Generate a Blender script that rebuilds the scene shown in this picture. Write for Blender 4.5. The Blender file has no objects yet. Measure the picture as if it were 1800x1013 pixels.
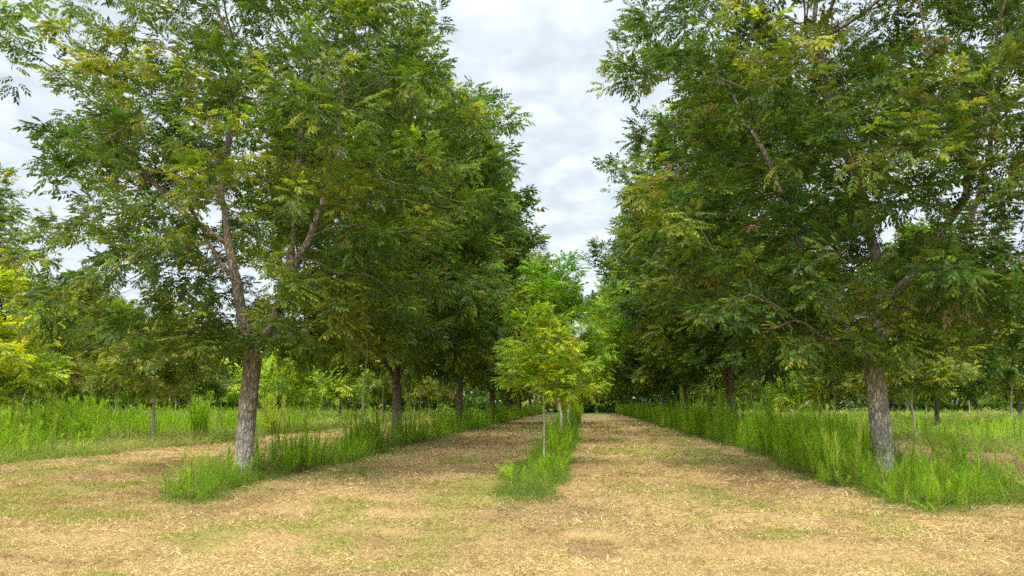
import bpy, math, time
import numpy as np
from mathutils import Vector, Euler

T0 = time.time()
SC = bpy.context.scene
COL = SC.collection
def RNG(s): return np.random.default_rng(s)

# ------------------------------------------------------------------ noise
def _hash(ix, iy, seed):
    h = (ix.astype(np.int64) * 374761393 + iy.astype(np.int64) * 668265263 + seed * 974711) & 0x7fffffff
    h = ((h ^ (h >> 13)) * 1274126177) & 0x7fffffff
    return ((h ^ (h >> 16)) & 0xffff) / 65535.0
def vnoise(x, y, seed=0):
    ix = np.floor(x); iy = np.floor(y)
    fx = x - ix; fy = y - iy
    fx = fx * fx * (3 - 2 * fx); fy = fy * fy * (3 - 2 * fy)
    a = _hash(ix, iy, seed); b = _hash(ix + 1, iy, seed)
    c = _hash(ix, iy + 1, seed); d = _hash(ix + 1, iy + 1, seed)
    return (a * (1 - fx) + b * fx) * (1 - fy) + (c * (1 - fx) + d * fx) * fy
def fbm(x, y, seed=0, octv=4):
    s = 0; a = 0.5; t = 0
    for k in range(octv):
        s = s + a * vnoise(x * 2 ** k, y * 2 ** k, seed + k); t += a; a *= 0.5
    return s / t
def sstep(a, b, x):
    t = np.clip((x - a) / (b - a), 0, 1)
    return t * t * (3 - 2 * t)

# ------------------------------------------------------------------ mesh helpers
def mesh_from(name, V, Q, tint=None, mat=None, smooth=False, pt=None):
    """V (n,3), Q (m,4) quads; tint (m,3) face colours; pt dict of point float attributes"""
    me = bpy.data.meshes.new(name)
    V = np.ascontiguousarray(V, dtype=np.float32); Q = np.ascontiguousarray(Q, dtype=np.int32)
    n, m, k = len(V), len(Q), Q.shape[1]
    me.vertices.add(n); me.vertices.foreach_set('co', V.ravel())
    me.loops.add(m * k); me.loops.foreach_set('vertex_index', Q.ravel())
    me.polygons.add(m)
    me.polygons.foreach_set('loop_start', np.arange(0, m * k, k, dtype=np.int32))
    if smooth: me.polygons.foreach_set('use_smooth', np.ones(m, dtype=bool))
    if tint is not None:
        a = me.attributes.new('tint', 'FLOAT_COLOR', 'FACE')
        c = np.ones((m, 4), dtype=np.float32); c[:, :3] = tint
        a.data.foreach_set('color', c.ravel())
    if pt:
        for nm, arr in pt.items():
            a = me.attributes.new(nm, 'FLOAT', 'POINT'); a.data.foreach_set('value', np.ascontiguousarray(arr, dtype=np.float32))
    me.update(calc_edges=True)
    if mat: me.materials.append(mat)
    return me
def link(name, data, parent=None, loc=None):
    o = bpy.data.objects.new(name, data); COL.objects.link(o)
    if parent: o.parent = parent
    if loc is not None: o.location = loc
    return o
def tag(o, label=None, cat=None, group=None, kind=None):
    if label: o['label'] = label
    if cat: o['category'] = cat
    if group: o['group'] = group
    if kind: o['kind'] = kind
    return o

# ------------------------------------------------------------------ materials
def newmat(name):
    m = bpy.data.materials.new(name); m.use_nodes = True
    nt = m.node_tree; nt.nodes.clear()
    return m, nt, nt.nodes, nt.links
def leaf_mat(name, trans=0.32, rough=0.45, spec=0.45, tcol=(1.5, 1.6, 0.6), gain=1.0):
    m, nt, N, L = newmat(name)
    at = N.new('ShaderNodeAttribute'); at.attribute_name = 'tint'
    pr = N.new('ShaderNodeBsdfPrincipled'); pr.inputs['Roughness'].default_value = rough
    pr.inputs['Specular IOR Level'].default_value = spec
    tr = N.new('ShaderNodeBsdfTranslucent')
    mu = N.new('ShaderNodeMix'); mu.data_type = 'RGBA'; mu.blend_type = 'MULTIPLY'; mu.inputs[0].default_value = 1
    mu.inputs[7].default_value = (*tcol, 1)
    mx = N.new('ShaderNodeMixShader'); mx.inputs[0].default_value = trans
    out = N.new('ShaderNodeOutputMaterial')
    L.new(at.outputs['Color'], pr.inputs['Base Color']); L.new(at.outputs['Color'], mu.inputs[6])
    L.new(mu.outputs[2], tr.inputs['Color'])
    L.new(pr.outputs[0], mx.inputs[1]); L.new(tr.outputs[0], mx.inputs[2]); L.new(mx.outputs[0], out.inputs[0])
    return m
def bark_mat(name, dark, mid, pale, scale=1.0, bump=0.9, lichen=0.5):
    m, nt, N, L = newmat(name)
    tc = N.new('ShaderNodeTexCoord')
    mp = N.new('ShaderNodeMapping'); mp.inputs['Scale'].default_value = (14 * scale, 14 * scale, 4.2 * scale)
    L.new(tc.outputs['Object'], mp.inputs['Vector'])
    n0 = N.new('ShaderNodeTexNoise'); n0.inputs['Scale'].default_value = 1.3; n0.inputs['Detail'].default_value = 5
    L.new(mp.outputs[0], n0.inputs['Vector'])
    ad = N.new('ShaderNodeVectorMath'); ad.operation = 'MULTIPLY_ADD'
    ad.inputs[1].default_value = (1.4, 1.4, 1.4)
    L.new(n0.outputs['Color'], ad.inputs[0]); L.new(mp.outputs[0], ad.inputs[2])
    vo = N.new('ShaderNodeTexVoronoi'); vo.feature = 'DISTANCE_TO_EDGE'; vo.inputs['Scale'].default_value = 1.25
    L.new(ad.outputs[0], vo.inputs['Vector'])
    rp = N.new('ShaderNodeValToRGB')
    rp.color_ramp.elements[0].position = 0.0; rp.color_ramp.elements[0].color = (*dark, 1)
    rp.color_ramp.elements[1].position = 0.16; rp.color_ramp.elements[1].color = (*mid, 1)
    e = rp.color_ramp.elements.new(0.6); e.color = tuple(0.5 * (a + b) for a, b in zip(mid, pale)) + (1,)
    L.new(vo.outputs[0], rp.inputs[0])
    n1 = N.new('ShaderNodeTexNoise'); n1.inputs['Scale'].default_value = 3.2; n1.inputs['Detail'].default_value = 6; n1.inputs['Roughness'].default_value = 0.65
    L.new(tc.outputs['Object'], n1.inputs['Vector'])
    sx = N.new('ShaderNodeSeparateXYZ'); L.new(tc.outputs['Object'], sx.inputs[0])
    mr = N.new('ShaderNodeMapRange'); mr.inputs[1].default_value = 2.8; mr.inputs[2].default_value = 0.0; mr.inputs[3].default_value = -0.20; mr.inputs[4].default_value = 0.24
    L.new(sx.outputs[2], mr.inputs[0])
    a2 = N.new('ShaderNodeMath'); L.new(n1.outputs[0], a2.inputs[0]); L.new(mr.outputs[0], a2.inputs[1])
    r2 = N.new('ShaderNodeMapRange'); r2.inputs[1].default_value = 0.46; r2.inputs[2].default_value = 0.66; r2.inputs[3].default_value = 0; r2.inputs[4].default_value = lichen
    L.new(a2.outputs[0], r2.inputs[0])
    pl = N.new('ShaderNodeMapRange'); pl.inputs[1].default_value = 0.03; pl.inputs[2].default_value = 0.2; pl.inputs[3].default_value = 0.25; pl.inputs[4].default_value = 1.0
    L.new(vo.outputs[0], pl.inputs[0])
    lm = N.new('ShaderNodeMath'); lm.operation = 'MULTIPLY'; L.new(r2.outputs[0], lm.inputs[0]); L.new(pl.outputs[0], lm.inputs[1])
    mx = N.new('ShaderNodeMix'); mx.data_type = 'RGBA'; mx.inputs[7].default_value = (*pale, 1)
    L.new(lm.outputs[0], mx.inputs[0]); L.new(rp.outputs[0], mx.inputs[6])
    pr = N.new('ShaderNodeBsdfPrincipled'); pr.inputs['Roughness'].default_value = 0.92; pr.inputs['Specular IOR Level'].default_value = 0.2
    L.new(mx.outputs[2], pr.inputs['Base Color'])
    n2 = N.new('ShaderNodeTexNoise'); n2.inputs['Scale'].default_value = 6; n2.inputs['Detail'].default_value = 6
    L.new(mp.outputs[0], n2.inputs['Vector'])
    cl = N.new('ShaderNodeMath'); cl.operation = 'MINIMUM'; cl.inputs[1].default_value = 0.25; L.new(vo.outputs[0], cl.inputs[0])
    a3 = N.new('ShaderNodeMath'); a3.operation = 'MULTIPLY_ADD'; a3.inputs[1].default_value = 0.22; L.new(n2.outputs[0], a3.inputs[0]); L.new(cl.outputs[0], a3.inputs[2])
    bp = N.new('ShaderNodeBump'); bp.inputs['Strength'].default_value = bump; bp.inputs['Distance'].default_value = 0.06 / scale
    L.new(a3.outputs[0], bp.inputs['Height']); L.new(bp.outputs[0], pr.inputs['Normal'])
    out = N.new('ShaderNodeOutputMaterial'); L.new(pr.outputs[0], out.inputs[0])
    return m
def plain_mat(name, col, rough=0.8):
    m, nt, N, L = newmat(name)
    pr = N.new('ShaderNodeBsdfPrincipled'); pr.inputs['Roughness'].default_value = rough
    nz = N.new('ShaderNodeTexNoise'); nz.inputs['Scale'].default_value = 9; nz.inputs['Detail'].default_value = 5
    tc = N.new('ShaderNodeTexCoord'); L.new(tc.outputs['Object'], nz.inputs['Vector'])
    rp = N.new('ShaderNodeValToRGB')
    rp.color_ramp.elements[0].position = 0.3; rp.color_ramp.elements[0].color = tuple(c * 0.7 for c in col) + (1,)
    rp.color_ramp.elements[1].position = 0.65; rp.color_ramp.elements[1].color = (*col, 1)
    L.new(nz.outputs[0], rp.inputs[0]); L.new(rp.outputs[0], pr.inputs['Base Color'])
    out = N.new('ShaderNodeOutputMaterial'); L.new(pr.outputs[0], out.inputs[0])
    return m

M_LEAF = leaf_mat('pecan_leaf', trans=0.42, rough=0.5, spec=0.28)
M_YOUNG = leaf_mat('young_leaf', trans=0.40, rough=0.5, spec=0.35)
M_WEED = leaf_mat('weed_blade', trans=0.50, rough=0.6, spec=0.2, tcol=(1.3, 1.4, 0.7))
M_HAY = leaf_mat('mown_hay', trans=0.15, rough=0.75, spec=0.15, tcol=(1.1, 1.0, 0.8))
M_BARK = bark_mat('pecan_bark', (0.115, 0.09, 0.07), (0.30, 0.24, 0.185), (0.68, 0.63, 0.55), 0.9, 0.9, 0.9)
M_BARKD = bark_mat('dark_bark', (0.045, 0.034, 0.027), (0.175, 0.13, 0.10), (0.36, 0.315, 0.26), 1.0, 0.9, 0.55)
M_SBARK = bark_mat('sapling_bark', (0.26, 0.22, 0.16), (0.44, 0.38, 0.28), (0.60, 0.55, 0.46), 2.2, 0.35, 0.6)
M_GUARD = plain_mat('white_guard', (0.78, 0.78, 0.76), 0.55)

# ------------------------------------------------------------------ leaf templates
def leaf_arrays(rng, L=0.34, pairs=5, size=0.11, width=0.36, droop=0.5):
    """one pinnate leaf along +X, z up. returns V(k*4,3) for k leaflets"""
    out = []
    n = pairs * 2 + 1
    for i in range(n):
        if i == n - 1: s, side = 1.0, 0
        else:
            s = 0.25 + 0.72 * (i // 2 + 0.5) / pairs; side = 1 if i % 2 else -1
        x = L * s; z = -droop * L * s * s * 0.8
        base = np.array([x, 0, z])
        ang = (0 if side == 0 else side * rng.uniform(0.75, 1.15))
        ln = size * (0.7 + 0.5 * s) * rng.uniform(0.85, 1.15)
        d = np.array([math.cos(ang), math.sin(ang), -0.25 - 0.55 * droop * s - rng.uniform(0, 0.35)])
        d /= np.linalg.norm(d)
        w = np.cross(d, [0, 0, 1.0]); w /= np.linalg.norm(w) + 1e-6
        up = np.cross(w, d)
        roll = rng.normal(0, 0.45)
        w2 = w * math.cos(roll) + up * math.sin(roll); up2 = np.cross(w2, d)
        wd = ln * width * 0.5
        out += [base, base + d * ln * 0.42 - w2 * wd + up2 * ln * 0.05, base + d * ln - up2 * ln * 0.10, base + d * ln * 0.42 + w2 * wd + up2 * ln * 0.05]
    return np.array(out)
def rot_axis(P, ax, a):
    ax = np.asarray(ax, float); ax /= np.linalg.norm(ax)
    c, s = math.cos(a), math.sin(a)
    return P * c + np.cross(ax, P) * s + np.outer(P @ ax, ax) * (1 - c)
def sprig(rng, leaves=6, shoot=0.34, **kw):
    """shoot along +X with leaves around it. returns V, leaf index per leaflet"""
    Vs, li = [], []
    for i in range(leaves):
        t = (i + 0.6) / leaves
        P = leaf_arrays(rng, **kw)
        el = rng.uniform(0.0, 0.55)
        az = (i * 2.4 + rng.normal(0, 0.3))
        out = 0.35 + 0.85 * (1 - t)           # angle away from the shoot
        P = rot_axis(P, [0, 1, 0], -el)
        yaw = out * math.cos(az) * 1.25
        P = rot_axis(P, [0, 0, 1], yaw)
        P = rot_axis(P, [0, 1, 0], -0.5 * out * math.sin(az))
        P = P + np.array([shoot * t, 0, -0.05 * t * t])
        Vs.append(P); li += [i] * (len(P) // 4)
    return np.concatenate(Vs), np.array(li)
def sprig_lib(seed, n, **kw):
    rng = RNG(seed)
    return [sprig(rng, **kw) for _ in range(n)]

LIB_NEAR = sprig_lib(1, 14, leaves=6, pairs=4, L=0.31, size=0.115, width=0.44)
LIB_MID = sprig_lib(2, 10, leaves=6, pairs=3, L=0.34, size=0.145, width=0.45)
LIB_FAR = sprig_lib(3, 8, leaves=6, pairs=2, L=0.36, size=0.20, width=0.48)
LIB_YOUNG = sprig_lib(4, 14, leaves=5, pairs=3, L=0.30, size=0.14, width=0.46, droop=0.6)
LIB_YFAR = sprig_lib(5, 8, leaves=6, pairs=2, L=0.32, size=0.17, width=0.42, droop=0.6)

def place_sprigs(lib, pos, dirs, scale, cols, rng, jit=0.12):
    """pos,dirs (n,3), cols (n,3) -> V,Q,tint"""
    n = len(pos)
    ch = rng.integers(0, len(lib), n)
    VV, TT = [], []
    up = np.array([0, 0, 1.0])
    for k in range(len(lib)):
        idx = np.nonzero(ch == k)[0]
        if not len(idx): continue
        V, li = lib[k]
        d = dirs[idx]; d = d / (np.linalg.norm(d, axis=1, keepdims=True) + 1e-9)
        s = np.cross(up, d); s += rng.normal(0, 0.15, s.shape); s -= d * np.sum(s * d, 1, keepdims=True)
        s /= np.linalg.norm(s, axis=1, keepdims=True) + 1e-9
        u = np.cross(d, s)
        sc = scale * rng.uniform(0.62, 1.28, (len(idx), 1, 1)) 
        W = (V[None, :, 0, None] * d[:, None, :] + V[None, :, 1, None] * s[:, None, :] + V[None, :, 2, None] * u[:, None, :]) * sc + pos[idx][:, None, :]
        VV.append(W.reshape(-1, 3))
        nl = li.max() + 1
        leafj = np.exp(rng.normal(0, jit * 1.6, (len(idx), nl, 1))) * np.exp(rng.normal(0, jit * 0.45, (len(idx), nl, 3)))
        c = cols[idx][:, None, :] * leafj[:, li, :] * np.exp(rng.normal(0, jit * 0.7, (len(idx), len(li), 1)))
        TT.append(c.reshape(-1, 3))
    V = np.concatenate(VV); T = np.concatenate(TT)
    Q = np.arange(len(V)).reshape(-1, 4)
    return V, Q, np.clip(T, 0, 0.75)

# ------------------------------------------------------------------ tree skeletons
def polyline(pts, step):
    pts = [np.array(p, float) for p in pts]; out = [pts[0]]
    for a, b in zip(pts[:-1], pts[1:]):
        k = max(1, int(round(np.linalg.norm(b - a) / step)))
        out += [a + (b - a) * (i + 1) / k for i in range(k)]
    return np.array(out)
def grow(att, trunk, limbs, step, infl, kill, tropism, rng, maxit=160):
    """space colonisation from a trunk polyline and limb polylines (each starts on the trunk)"""
    pos = [p for p in polyline(trunk, step)]
    par = [-1] + list(range(len(pos) - 1))
    for lb in limbs:
        pl = polyline(lb, step)
        j = int(np.argmin([np.linalg.norm(p - pl[0]) for p in pos]))
        for p in pl[1:]:
            pos.append(p); par.append(j); j = len(pos) - 1
    P = np.array(pos); par = list(par)
    n_seed = len(P)
    nd = np.full(len(att), 1e9); ni = np.zeros(len(att), int)
    alive = np.ones(len(att), bool)
    def upd(start, P):
        new = P[start:]
        for c in range(0, len(new), 400):
            q = new[c:c + 400]
            D = np.sqrt(((att[:, None, :] - q[None]) ** 2).sum(2))
            j = D.argmin(1); dm = D[np.arange(len(att)), j]
            b = dm < nd
            nd[b] = dm[b]; ni[b] = start + c + j[b]
    # only the upper part of the trunk may sprout
    trunk_low = trunk[-1][2] * 0.85
    start = 0
    upd(0, P)
    Pl = list(P)
    for it in range(maxit):
        alive &= nd > kill
        act = alive & (nd < infl * (1 + 4 * (it < 12)))
        if not act.any(): break
        idx = ni[act]
        v = att[act] - P[idx]; v /= np.linalg.norm(v, axis=1, keepdims=True) + 1e-9
        S = np.zeros_like(P); np.add.at(S, idx, v)
        src = np.unique(idx)
        d = S[src]; d /= np.linalg.norm(d, axis=1, keepdims=True) + 1e-9
        d += np.array(tropism) + rng.normal(0, 0.10, d.shape)
        d /= np.linalg.norm(d, axis=1, keepdims=True) + 1e-9
        newp = P[src] + d * step
        # skip near duplicates
        far = np.array([((P - q) ** 2).sum(1).min() for q in newp]) > (0.45 * step) ** 2
        dead = np.isin(ni, src[~far]) & act          # nothing new grows towards these any more
        alive &= ~dead
        if not far.any(): continue
        st = len(P)
        P = np.concatenate([P, newp[far]]); par += list(src[far])
        upd(st, P)
        if len(P) > 14000: break
    return P, np.array(par), n_seed
def radii(P, par, r_tip, r_base, expo=2.4):
    n = len(P); a = np.zeros(n); nch = np.zeros(n, int)
    for i in range(1, n): nch[par[i]] += 1
    a[nch == 0] = 1.0
    order = np.arange(n - 1, 0, -1)
    # parents may have larger index only never: children always come later
    for i in order:
        a[par[i]] += a[i]
    r = r_tip * a ** (1 / expo)
    k = math.log(r_base / r_tip) / math.log(max(r[0] / r_tip, 1.01))
    r = r_tip * (r / r_tip) ** k
    return r, nch
def smooth_skel(P, par, nch, fixed, it=2):
    P = P.copy(); n = len(P)
    for _ in range(it):
        S = np.zeros_like(P); c = np.zeros(n)
        i = np.arange(1, n)
        np.add.at(S, par[i], P[i]); np.add.at(c, par[i], 1)
        m = (c > 0) & (np.arange(n) > 0)
        j = np.nonzero(m)[0]
        tgt = 0.5 * P[par[j]] + 0.5 * S[j] / c[j][:, None]
        newP = P.copy(); newP[j] = 0.5 * P[j] + 0.5 * tgt
        newP[:fixed] = P[:fixed]
        P = newP
    return P
def chains(P, par, r, nch):
    n = len(P); kids = [[] for _ in range(n)]
    for i in range(1, n): kids[par[i]].append(i)
    out = []; stack = [(0, None)]
    while stack:
        i, p = stack.pop()
        ch = [p] if p is not None else []
        while True:
            ch.append(i)
            if not kids[i]: break
            k = sorted(kids[i], key=lambda q: -r[q])
            for q in k[1:]: stack.append((q, i))
            i = k[0]
        out.append(ch)
    return out
def tube(pts, rad, sides, V, Q, wob=0.0, rng=None, base_off=0):
    k = len(pts)
    t = np.gradient(pts, axis=0); t /= np.linalg.norm(t, axis=1, keepdims=True) + 1e-9
    ref = np.array([1.0, 0, 0]) if abs(t[0][0]) < 0.8 else np.array([0, 1.0, 0])
    ang = np.linspace(0, 2 * math.pi, sides, endpoint=False)
    rings = []
    for i in range(k):
        u = ref - t[i] * (ref @ t[i]); u /= np.linalg.norm(u) + 1e-9; w = np.cross(t[i], u); ref = u
        rr = rad[i] * (1 + (wob * rng.normal(0, 1, sides) if wob else 0))
        if np.ndim(rr) == 0: rr = np.full(sides, rr)
        rings.append(pts[i] + (np.cos(ang) * rr)[:, None] * u + (np.sin(ang) * rr)[:, None] * w)
    b = sum(len(v) for v in V)
    V.append(np.concatenate(rings))
    a = np.arange(sides); a2 = (a + 1) % sides
    q = [np.stack([b + i * sides + a, b + i * sides + a2, b + (i + 1) * sides + a2, b + (i + 1) * sides + a], 1) for i in range(k - 1)]
    Q.append(np.concatenate(q))

def trunk_ring_mesh(pts, rad, seed, V, Q, flare=0.35, rng=None):
    """thick lower trunk with ridges and root flare; pts a fine polyline"""
    sides = 40; rng = rng or RNG(seed)
    fine = polyline(pts, 0.055)
    # resample radius along length
    s0 = np.r_[0, np.cumsum(np.linalg.norm(np.diff(pts, axis=0), axis=1))]
    s1 = np.r_[0, np.cumsum(np.linalg.norm(np.diff(fine, axis=0), axis=1))]
    rr = np.interp(s1, s0, rad)
    ang = np.linspace(0, 2 * math.pi, sides, endpoint=False)
    ph = rng.uniform(0, 6.28, 4)
    rings = []
    for i, (p, r, s) in enumerate(zip(fine, rr, s1)):
        lob = 1 + 0.05 * np.sin(3 * ang + ph[0]) + 0.04 * np.sin(5 * ang + ph[1] + s * 0.6) + flare * math.exp(-s / 0.22) * (0.6 + 0.5 * np.sin(5 * ang + ph[2]))
        nz = (vnoise(ang * 7, np.full(sides, s * 5.0), seed) - 0.5) * 0.10 + (vnoise(ang * 3, np.full(sides, s * 1.7), seed + 5) - 0.5) * 0.12
        q = r * (lob + nz)
        rings.append(np.stack([p[0] + np.cos(ang) * q, p[1] + np.sin(ang) * q, np.full(sides, p[2])], 1))
    b = sum(len(v) for v in V)
    V.append(np.concatenate(rings))
    a = np.arange(sides); a2 = (a + 1) % sides
    Q.append(np.concatenate([np.stack([b + i * sides + a, b + i * sides + a2, b + (i + 1) * sides + a2, b + (i + 1) * sides + a], 1) for i in range(len(fine) - 1)]))

def envelope_points(profile, nclump, per, sd, rng, center=(0, 0), lean=(0, 0), az=0.22, inner=0.5, zc=None):
    hs = np.array([p[0] for p in profile], float); rs = np.array([p[1] for p in profile], float)
    # sample heights weighted by shell area
    hh = np.linspace(hs[0], hs[-1], 200); w = np.interp(hh, hs, rs) + 0.3; w = w / w.sum()
    C = []
    ph = rng.uniform(0, 6.28, 6)
    while len(C) < nclump:
        h = rng.choice(hh, p=w) + rng.normal(0, 0.1); th = rng.uniform(0, 2 * math.pi)
        R = np.interp(h, hs, rs)
        R *= 1 + az * (0.6 * math.sin(2 * th + ph[0] + h * 0.5) + 0.5 * math.sin(3 * th + ph[1] - h * 0.9) + 0.4 * math.sin(5 * th + ph[2] + h * 1.7))
        q = rng.uniform(0, 1) ** inner
        C.append((center[0] + lean[0] * h + R * q * math.cos(th), center[1] + lean[1] * h + R * q * math.sin(th), h))
    C = np.array(C)
    A = C[:, None, :] + rng.normal(0, 1, (nclump, per, 3)) * np.array([sd, sd, sd * 0.75])
    cid = np.repeat(np.arange(nclump), per)
    return C, A.reshape(-1, 3), cid

GREENS = [np.array(c) for c in [(0.036, 0.082, 0.016), (0.064, 0.120, 0.016), (0.110, 0.162, 0.018), (0.19, 0.208, 0.024), (0.30, 0.28, 0.045)]]
def ramp_col(t, pal):
    """colours along a palette; t in 0..len-1"""
    pal = np.array(pal); t = np.clip(t, 0, len(pal) - 1.001); k = t.astype(int); f = (t - k)[:, None]
    return pal[k] * (1 - f) + pal[k + 1] * f
def clump_t(n, rng, weights):
    w = np.array(weights, float); w = w / w.sum(); m = len(w)
    return rng.choice(m, n, p=w) + rng.uniform(-0.5, 0.5, n)
def clump_colours(n, rng, weights, pal=None):
    return ramp_col(clump_t(n, rng, weights), pal or GREENS) * np.exp(rng.normal(0, 0.12, (n, 1)))

def build_tree(kind, seed, trunk, limbs, profile, nclump, per, sd, step, r_base, r_tip, nsprig, lib, sscale, weights, pal=GREENS,
               trop=(0, 0, 0.12), bark=None, leafm=None, center=(0, 0), lean=(0, 0), az=0.22, inner=0.5, min_twig=0.0, thick=True, extra=None, split_limbs=True, flare=0.35, colour_fn=None, jit=0.12, infl=6, expo=2.4, brown=0.006, gaps=(), taper=False):
    """root Empty at the origin > trunk (> limb ...), crown"""
    rng = RNG(seed)
    C, A, cid = envelope_points(profile, nclump, per, sd, rng, center, lean, az, inner)
    if extra is not None:
        for e in extra:       # (x,y,z,radius,n): a single bough placed by hand
            k = len(C); C = np.vstack([C, [e[:3]]])
            A = np.vstack([A, np.array(e[:3]) + rng.normal(0, e[3], (int(e[4]), 3))]); cid = np.r_[cid, np.full(int(e[4]), k)]
    def in_gap(X):
        m = np.zeros(len(X), bool)
        for a, b, r in gaps:
            a = np.array(a, float); ab = np.array(b, float) - a
            t = np.clip(((X - a) @ ab) / (ab @ ab), 0, 1)
            m |= np.linalg.norm(X - a - t[:, None] * ab, axis=1) < r
        return m
    ok = (A[:, 2] > profile[0][0] - 0.3) & ~in_gap(A); A = A[ok]; cid = cid[ok]
    P, par, ns = grow(A, trunk, limbs, step, step * infl, step * 1.6, trop, rng)
    r, nch = radii(P, par, r_tip, r_base, expo)
    P = smooth_skel(P, par, nch, len(polyline(trunk, step)), 2)
    if taper: r = np.minimum(r, np.maximum(r_base * (1.0 - 1.15 * np.clip(P[:, 2], 0, None) / profile[-1][0]), r_tip * 1.5))
    root = link(kind, None); root.empty_display_size = 0.3
    ntr = len(polyline(trunk, step))
    CH = chains(P, par, r, nch)
    # which limb (first node off the trunk) every node belongs to
    lid = np.full(len(P), -1)
    for i in range(ntr, len(P)):
        lid[i] = i if par[i] < ntr else lid[par[i]]
    big = {}
    V, Q = [], []
    groups = {}
    for ch in CH:
        if r[ch[min(1, len(ch) - 1)]] < min_twig: continue
        key = lid[ch[-1]]
        if ch[0] == 0:
            # the trunk chain: the stout part ends at the top of the trunk polyline, then a limb goes on
            kk = [i for i in ch if i < ntr]; rest = [i for i in ch if i >= ntr]
            rr = r[kk].copy()
            if thick: trunk_ring_mesh(P[kk], rr, seed, V, Q, flare)
            else: tube(P[kk], rr * np.r_[1.25, np.ones(len(kk) - 1)], 10, V, Q)
            if rest:
                groups.setdefault(lid[rest[0]], []).append([kk[-1]] + rest)
            continue
        groups.setdefault(key, []).append(ch)
    limb_meshes = []
    for key, chs in groups.items():
        Vl, Ql = [], []
        for ch in chs:
            rr = r[ch].copy()
            if len(ch) > 1: rr[0] = min(rr[0], rr[1] * 1.25)
            m = rr.max(); sides = 12 if m > 0.07 else 7 if m > 0.025 else 4 if m > 0.009 else 3
            tube(P[ch], rr, sides, Vl, Ql)
        rk = r[key]
        if split_limbs and rk > 0.3 * r[ntr - 1]: limb_meshes.append((Vl, Ql))
        else:
            b = sum(len(v) for v in V)
            for v in Vl: V.append(v)
            for q in Ql: Q.append(q + b)
    tr = link('trunk', mesh_from('trunk', np.concatenate(V), np.concatenate(Q), None, bark or M_BARK, True), root)
    for Vl, Ql in limb_meshes:
        link('limb', mesh_from('limb', np.concatenate(Vl), np.concatenate(Ql), None, bark or M_BARK, True), tr)
    # leaves
    cand = np.nonzero((nch == 0) | (r < r_tip * 3.2))[0]
    cand = cand[cand >= ntr]
    w = np.where(nch[cand] == 0, 3.0, 1.0); w /= w.sum()
    pick = rng.choice(cand, nsprig, p=w)
    pos = P[pick] + rng.normal(0, step * 0.35, (nsprig, 3))
    d = P[pick] - P[par[pick]]; d /= np.linalg.norm(d, axis=1, keepdims=True) + 1e-9
    ax = np.array([center[0], center[1], 0]) + np.outer(P[pick][:, 2], [lean[0], lean[1], 0])
    rad = P[pick] - ax; rad[:, 2] *= 0.25; rad[:, 2] -= 0.3; rad /= np.linalg.norm(rad, axis=1, keepdims=True) + 1e-9
    d = d * 0.8 + rad * 0.35 + rng.normal(0, 0.55, d.shape)
    # colour by nearest clump
    cc = clump_t(len(C), rng, weights)
    ni = np.empty(nsprig, int)
    for c0 in range(0, nsprig, 1000):
        ni[c0:c0 + 1000] = ((pos[c0:c0 + 1000, None, :] - C[None]) ** 2).sum(2).argmin(1)
    tt = cc[ni] * 0.5 + clump_t(nsprig, rng, weights) * 0.5 + rng.normal(0, 0.35, nsprig)
    cols = ramp_col(tt, pal) * np.exp(rng.normal(0, 0.15, (nsprig, 1)))
    br = rng.uniform(0, 1, nsprig) < brown
    cols[br] = np.array([0.17, 0.125, 0.04]) * np.exp(rng.normal(0, 0.25, (int(br.sum()), 1)))
    if colour_fn is not None: cols = colour_fn(pos, cols, rng)
    if len(gaps):
        k = ~in_gap(pos + d * 0.25); pos, d, cols = pos[k], d[k], cols[k]
    LV, LQ, LT = place_sprigs(lib, pos, d, sscale, cols, rng, jit)
    link('crown', mesh_from('crown', LV, LQ, LT, leafm or M_LEAF), root)
    return root
def copy_tree(root, loc, rz, sc=1.0):
    c = root.copy(); COL.objects.link(c); c.location = loc; c.rotation_euler = (0, 0, rz); c.scale = (sc, sc, sc)
    for ch in root.children:
        d = ch.copy(); COL.objects.link(d); d.parent = c
        for g in ch.children:
            e = g.copy(); COL.objects.link(e); e.parent = d
    return c

# ------------------------------------------------------------------ ground
def spaced(segs):
    out = [segs[0][0]]
    for a, b, s in segs:
        n = max(1, int(round((b - a) / s))); out += list(np.linspace(a, b, n + 1)[1:])
    return np.array(out)
LX0, LX1, RX0, RX1 = -6.3, -1.5, -0.42, 5.0          # the two mown lanes
LY0 = 12.0
gx = spaced([(-1500, -300, 200), (-300, -90, 30), (-90, -30, 3), (-30, -12, 0.6), (-12, LX0, 0.19), (LX0, LX1, 0.12), (LX1, RX0, 0.12), (RX0, RX1, 0.12), (RX1, 10, 0.2), (10, 30, 0.6), (30, 90, 3), (90, 300, 30), (300, 1500, 200)])
gy = spaced([(-600, -60, 90), (-60, 0, 6), (0, 5, 0.5), (5, LY0, 0.10), (LY0, 20, 0.13), (20, 36, 0.3), (36, 80, 1.2), (80, 170, 6), (170, 400, 40), (400, 2500, 300)])
def edge_wob(y, s): return (vnoise(y * 0.45, y * 0 + s, 77) - 0.5) * 0.6 + (vnoise(y * 1.7, y * 0 + s, 78) - 0.5) * 0.4
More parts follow.
